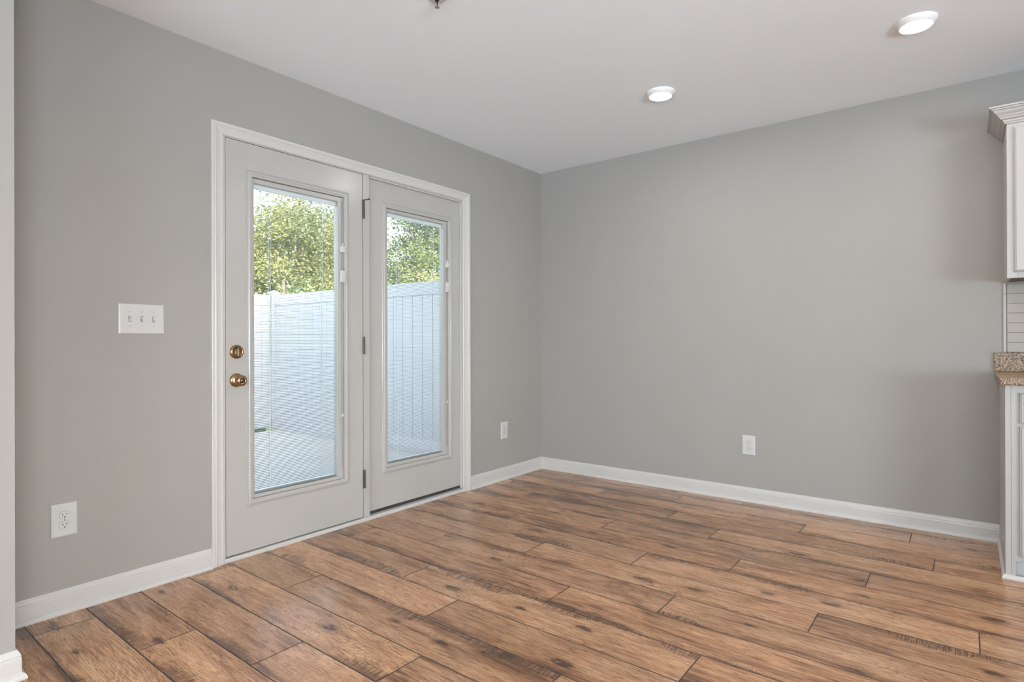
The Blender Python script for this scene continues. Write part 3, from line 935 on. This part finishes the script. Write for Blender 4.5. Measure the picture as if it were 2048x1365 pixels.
bm = bmesh.new(); panel_door(bm, UX0 + 0.027, UX1 - 0.025, UZ0 + 0.028, 2.060, -0.331); kadd(up, 'door', bm, 'cabinet')
CR = [(-0.0006, 2.082), (0.006, 2.082), (0.008, 2.088), (0.012, 2.091), (0.014, 2.098), (0.022, 2.103), (0.027, 2.112), (0.030, 2.114), (0.033, 2.120),
      (0.042, 2.128), (0.050, 2.140), (0.056, 2.143), (0.057, 2.148), (0.064, 2.150), (0.064, 2.157), (-0.0006, 2.157)]
bm = bmesh.new()
sweep(bm, [(a, b) for a, b in CR], [lambda a, b: (UX0 - a, 0, b), lambda a, b: (UX0 - a, -0.332 - a, b), lambda a, b: (UX1, -0.332 - a, b)])
cr_ = kadd(up, 'crown_moulding', bm, 'cabinet')
tag(up, 'white wall cabinet with crown moulding at the right edge', 'cabinet')

# ------------------------------------------------------------------ outside: patio, fences, lawn, trees
ZP = -0.15
structure(link('patio', bm_box(-4.62, T - 0.001, -6.0, 0.95, ZP - 0.1, ZP), 'concrete'))
structure(link('ground', bm_box(-40, -0.2, -25, 30, ZP - 0.4, ZP - 0.101), 'grass'))
lawn = link('lawn', bm_box(-5.8, -4.78, -6.0, 0.25, ZP - 0.1005, ZP + 0.012), 'grass')
tag(lawn, 'strip of green grass along the foot of the far fence', 'grass', kind='stuff')

def fence(name, p0, dirx, length, label, posts, foot):
    """vinyl fence standing on the line from p0; dirx = 'x' or 'y'"""
    root = empty(name, (p0[0], p0[1], ZP))
    zt = 1.68 - ZP
    def bx(s0, s1, d0, d1, z0, z1, bev=0.0):
        return bm_box(s0, s1, d0, d1, z0, z1, bev=bev) if dirx == 'x' else bm_box(d0, d1, s0, s1, z0, z1, bev=bev)
    bm = bmesh.new()
    s = 0.0
    W = 0.155
    while s < length - 0.01:
        e = min(s + W, length)
        # each board has a small vee at its edges
        pr = [(s + 0.001, -0.011), (s + 0.004, -0.014), (e - 0.004, -0.014), (e - 0.001, -0.011), (e - 0.001, 0.011), (e - 0.004, 0.014), (s + 0.004, 0.014), (s + 0.001, 0.011)]
        f = (lambda a, b, z: (a, b, z)) if dirx == 'x' else (lambda a, b, z: (b, a, z))
        lo = [bm.verts.new(f(a, b, 0.12)) for a, b in pr]; hi = [bm.verts.new(f(a, b, zt - 0.10)) for a, b in pr]
        for k in range(8): bm.faces.new((lo[k], lo[(k + 1) % 8], hi[(k + 1) % 8], hi[k]))
        bm.faces.new(lo); bm.faces.new(hi)
        s = e
    link('board_panel', bm, 'fence', root)
    link('top_rail', bx(0, length, -0.022, 0.022, zt - 0.14, zt, 0.004), 'fence', root)
    link('bottom_rail', bx(0, length, -0.022, 0.022, foot, 0.14, 0.004), 'fence', root)
    for q in posts:
        po = link('post', bx(q - 0.055, q + 0.055, -0.055, 0.055, 0.0, zt + 0.02, 0.004), 'fence', root)
        bm = bmesh.new()
        c = [q, 0] if dirx == 'x' else [0, q]
        vs = [bm.verts.new((c[0] + a * 0.065, c[1] + b * 0.065, zt + 0.02)) for a, b in ((-1, -1), (1, -1), (1, 1), (-1, 1))]
        v2 = [bm.verts.new((v.co.x, v.co.y, zt + 0.04)) for v in vs]
        ap = bm.verts.new((c[0], c[1], zt + 0.075))
        for k in range(4):
            bm.faces.new((vs[k], vs[(k + 1) % 4], v2[(k + 1) % 4], v2[k])); bm.faces.new((v2[k], v2[(k + 1) % 4], ap))
        bm.faces.new(vs)
        link('post_cap', bm, 'fence', po)
    return tag(root, label, 'fence', 'white vinyl fences round the patio')
fence('privacy_fence', (-4.70, 0.33), 'x', 4.5, 'white privacy fence running from the house along the patio side', [0.0, ], 0.001)
def far_fence():
    L = 5.4
    r = fence('privacy_fence', (-4.70, 0.27 - L), 'y', L, 'pale bluish far fence behind the patio, beyond the grass strip', [2.7], 0.035)
    return r
far_fence()

def tree(x, y, h, crown_r, crown_z, n, label, leaf, seed, leaf_size=0.085, squash=1.0):
    rnd = random.Random(seed)
    root = empty('leafy_tree', (x, y, ZP - 0.1))
    bm = bmesh.new()
    pts = [(0, 0, 0.0, 0.13), (0.04, 0.02, h * 0.3, 0.10), (-0.03, 0.05, h * 0.6, 0.07), (0.02, 0, h * 0.92, 0.025)]
    rings = []
    for px, py, pz, r in pts:
        rings.append([bm.verts.new((px + r * math.cos(a * math.pi / 5), py + r * math.sin(a * math.pi / 5), pz)) for a in range(10)])
    for r0, r1 in zip(rings, rings[1:]):
        for k in range(10): bm.faces.new((r0[k], r0[(k + 1) % 10], r1[(k + 1) % 10], r1[k]))
    bm.faces.new(rings[0]); bm.faces.new(rings[-1])
    # limbs
    for _ in range(9):
        a = rnd.uniform(0, 6.28); z0 = rnd.uniform(h * 0.25, h * 0.7)
        d = Vector((math.cos(a), math.sin(a), rnd.uniform(0.3, 0.9))).normalized()
        L = crown_r * rnd.uniform(0.5, 0.85)
        bmesh.ops.create_cone(bm, cap_ends=True, segments=6, radius1=0.045, radius2=0.012, depth=L,
                              matrix=Matrix.Translation(Vector((0, 0, z0)) + d * L / 2) @ d.to_track_quat('Z', 'Y').to_matrix().to_4x4())
    link('trunk', bm, 'bark', root)
    verts, faces = [], []
    # leaves gathered in clumps over a lumpy crown
    clumps = []
    for _ in range(max(26, n // 150)):
        a = rnd.uniform(0, 6.283); c = rnd.uniform(-1, 1); s = math.sqrt(1 - c * c)
        rr = crown_r * rnd.uniform(0.45, 1.0)
        clumps.append((Vector((s * math.cos(a) * rr, s * math.sin(a) * rr, c * rr * squash + crown_z)), crown_r * rnd.uniform(0.13, 0.26)))
    for k in range(n):
        c, cr2 = clumps[k % len(clumps)]
        p = c + Vector((rnd.gauss(0, 1), rnd.gauss(0, 1), rnd.gauss(0, 0.75))) * cr2 * 0.62
        if p.z < 0.15: continue
        t = Vector((rnd.gauss(0, 1), rnd.gauss(0, 1), rnd.gauss(-0.3, 0.7))).normalized()
        nrm = Vector((rnd.gauss(0, 0.6), rnd.gauss(0, 0.6), 1)).normalized()
        b2 = nrm.cross(t)
        if b2.length < 1e-3: continue
        b2.normalize()
        L = leaf_size * rnd.uniform(0.7, 1.3); w = L * 0.30
        i = len(verts)
        verts += [tuple(p), tuple(p + t * L * 0.45 + b2 * w), tuple(p + t * L), tuple(p + t * L * 0.45 - b2 * w)]
        faces += [(i, i + 1, i + 2), (i, i + 2, i + 3)]
    me = bpy.data.meshes.new('foliage'); me.from_pydata(verts, [], faces); me.materials.append(M[leaf])
    o = bpy.data.objects.new('foliage', me); COL.objects.link(o); o.parent = root
    return tag(root, label, 'tree', 'trees beyond the patio fence')

tree(-9.5, 3.7, 5.0, 1.55, 2.75, 36000, 'yellowing tree seen through the left door above the far fence', 'leaf_gold', 1, 0.075, 1.25)
tree(-6.2, 5.1, 4.6, 1.45, 2.65, 40000, 'bright leafy tree filling the top of the right door glass', 'leaf_green', 3, 0.072, 1.25)
tree(-4.15, 2.45, 2.6, 0.72, 1.75, 14000, 'low golden bush just above the side fence in the right door glass', 'leaf_gold', 5, 0.05)
tree(-6.8, 1.7, 2.6, 0.90, 1.45, 9000, 'low green bush just above the far fence in the left door glass', 'leaf_green', 6, 0.08)
tree(-16.0, 8.2, 6.5, 2.9, 3.2, 20000, 'dark green tree far behind, between the two door panes', 'leaf_green', 8, 0.17, 1.1)
tree(-17.0, 2.0, 6.0, 2.8, 2.6, 18000, 'distant green tree behind the yellowing one', 'leaf_green', 9, 0.17, 1.0)
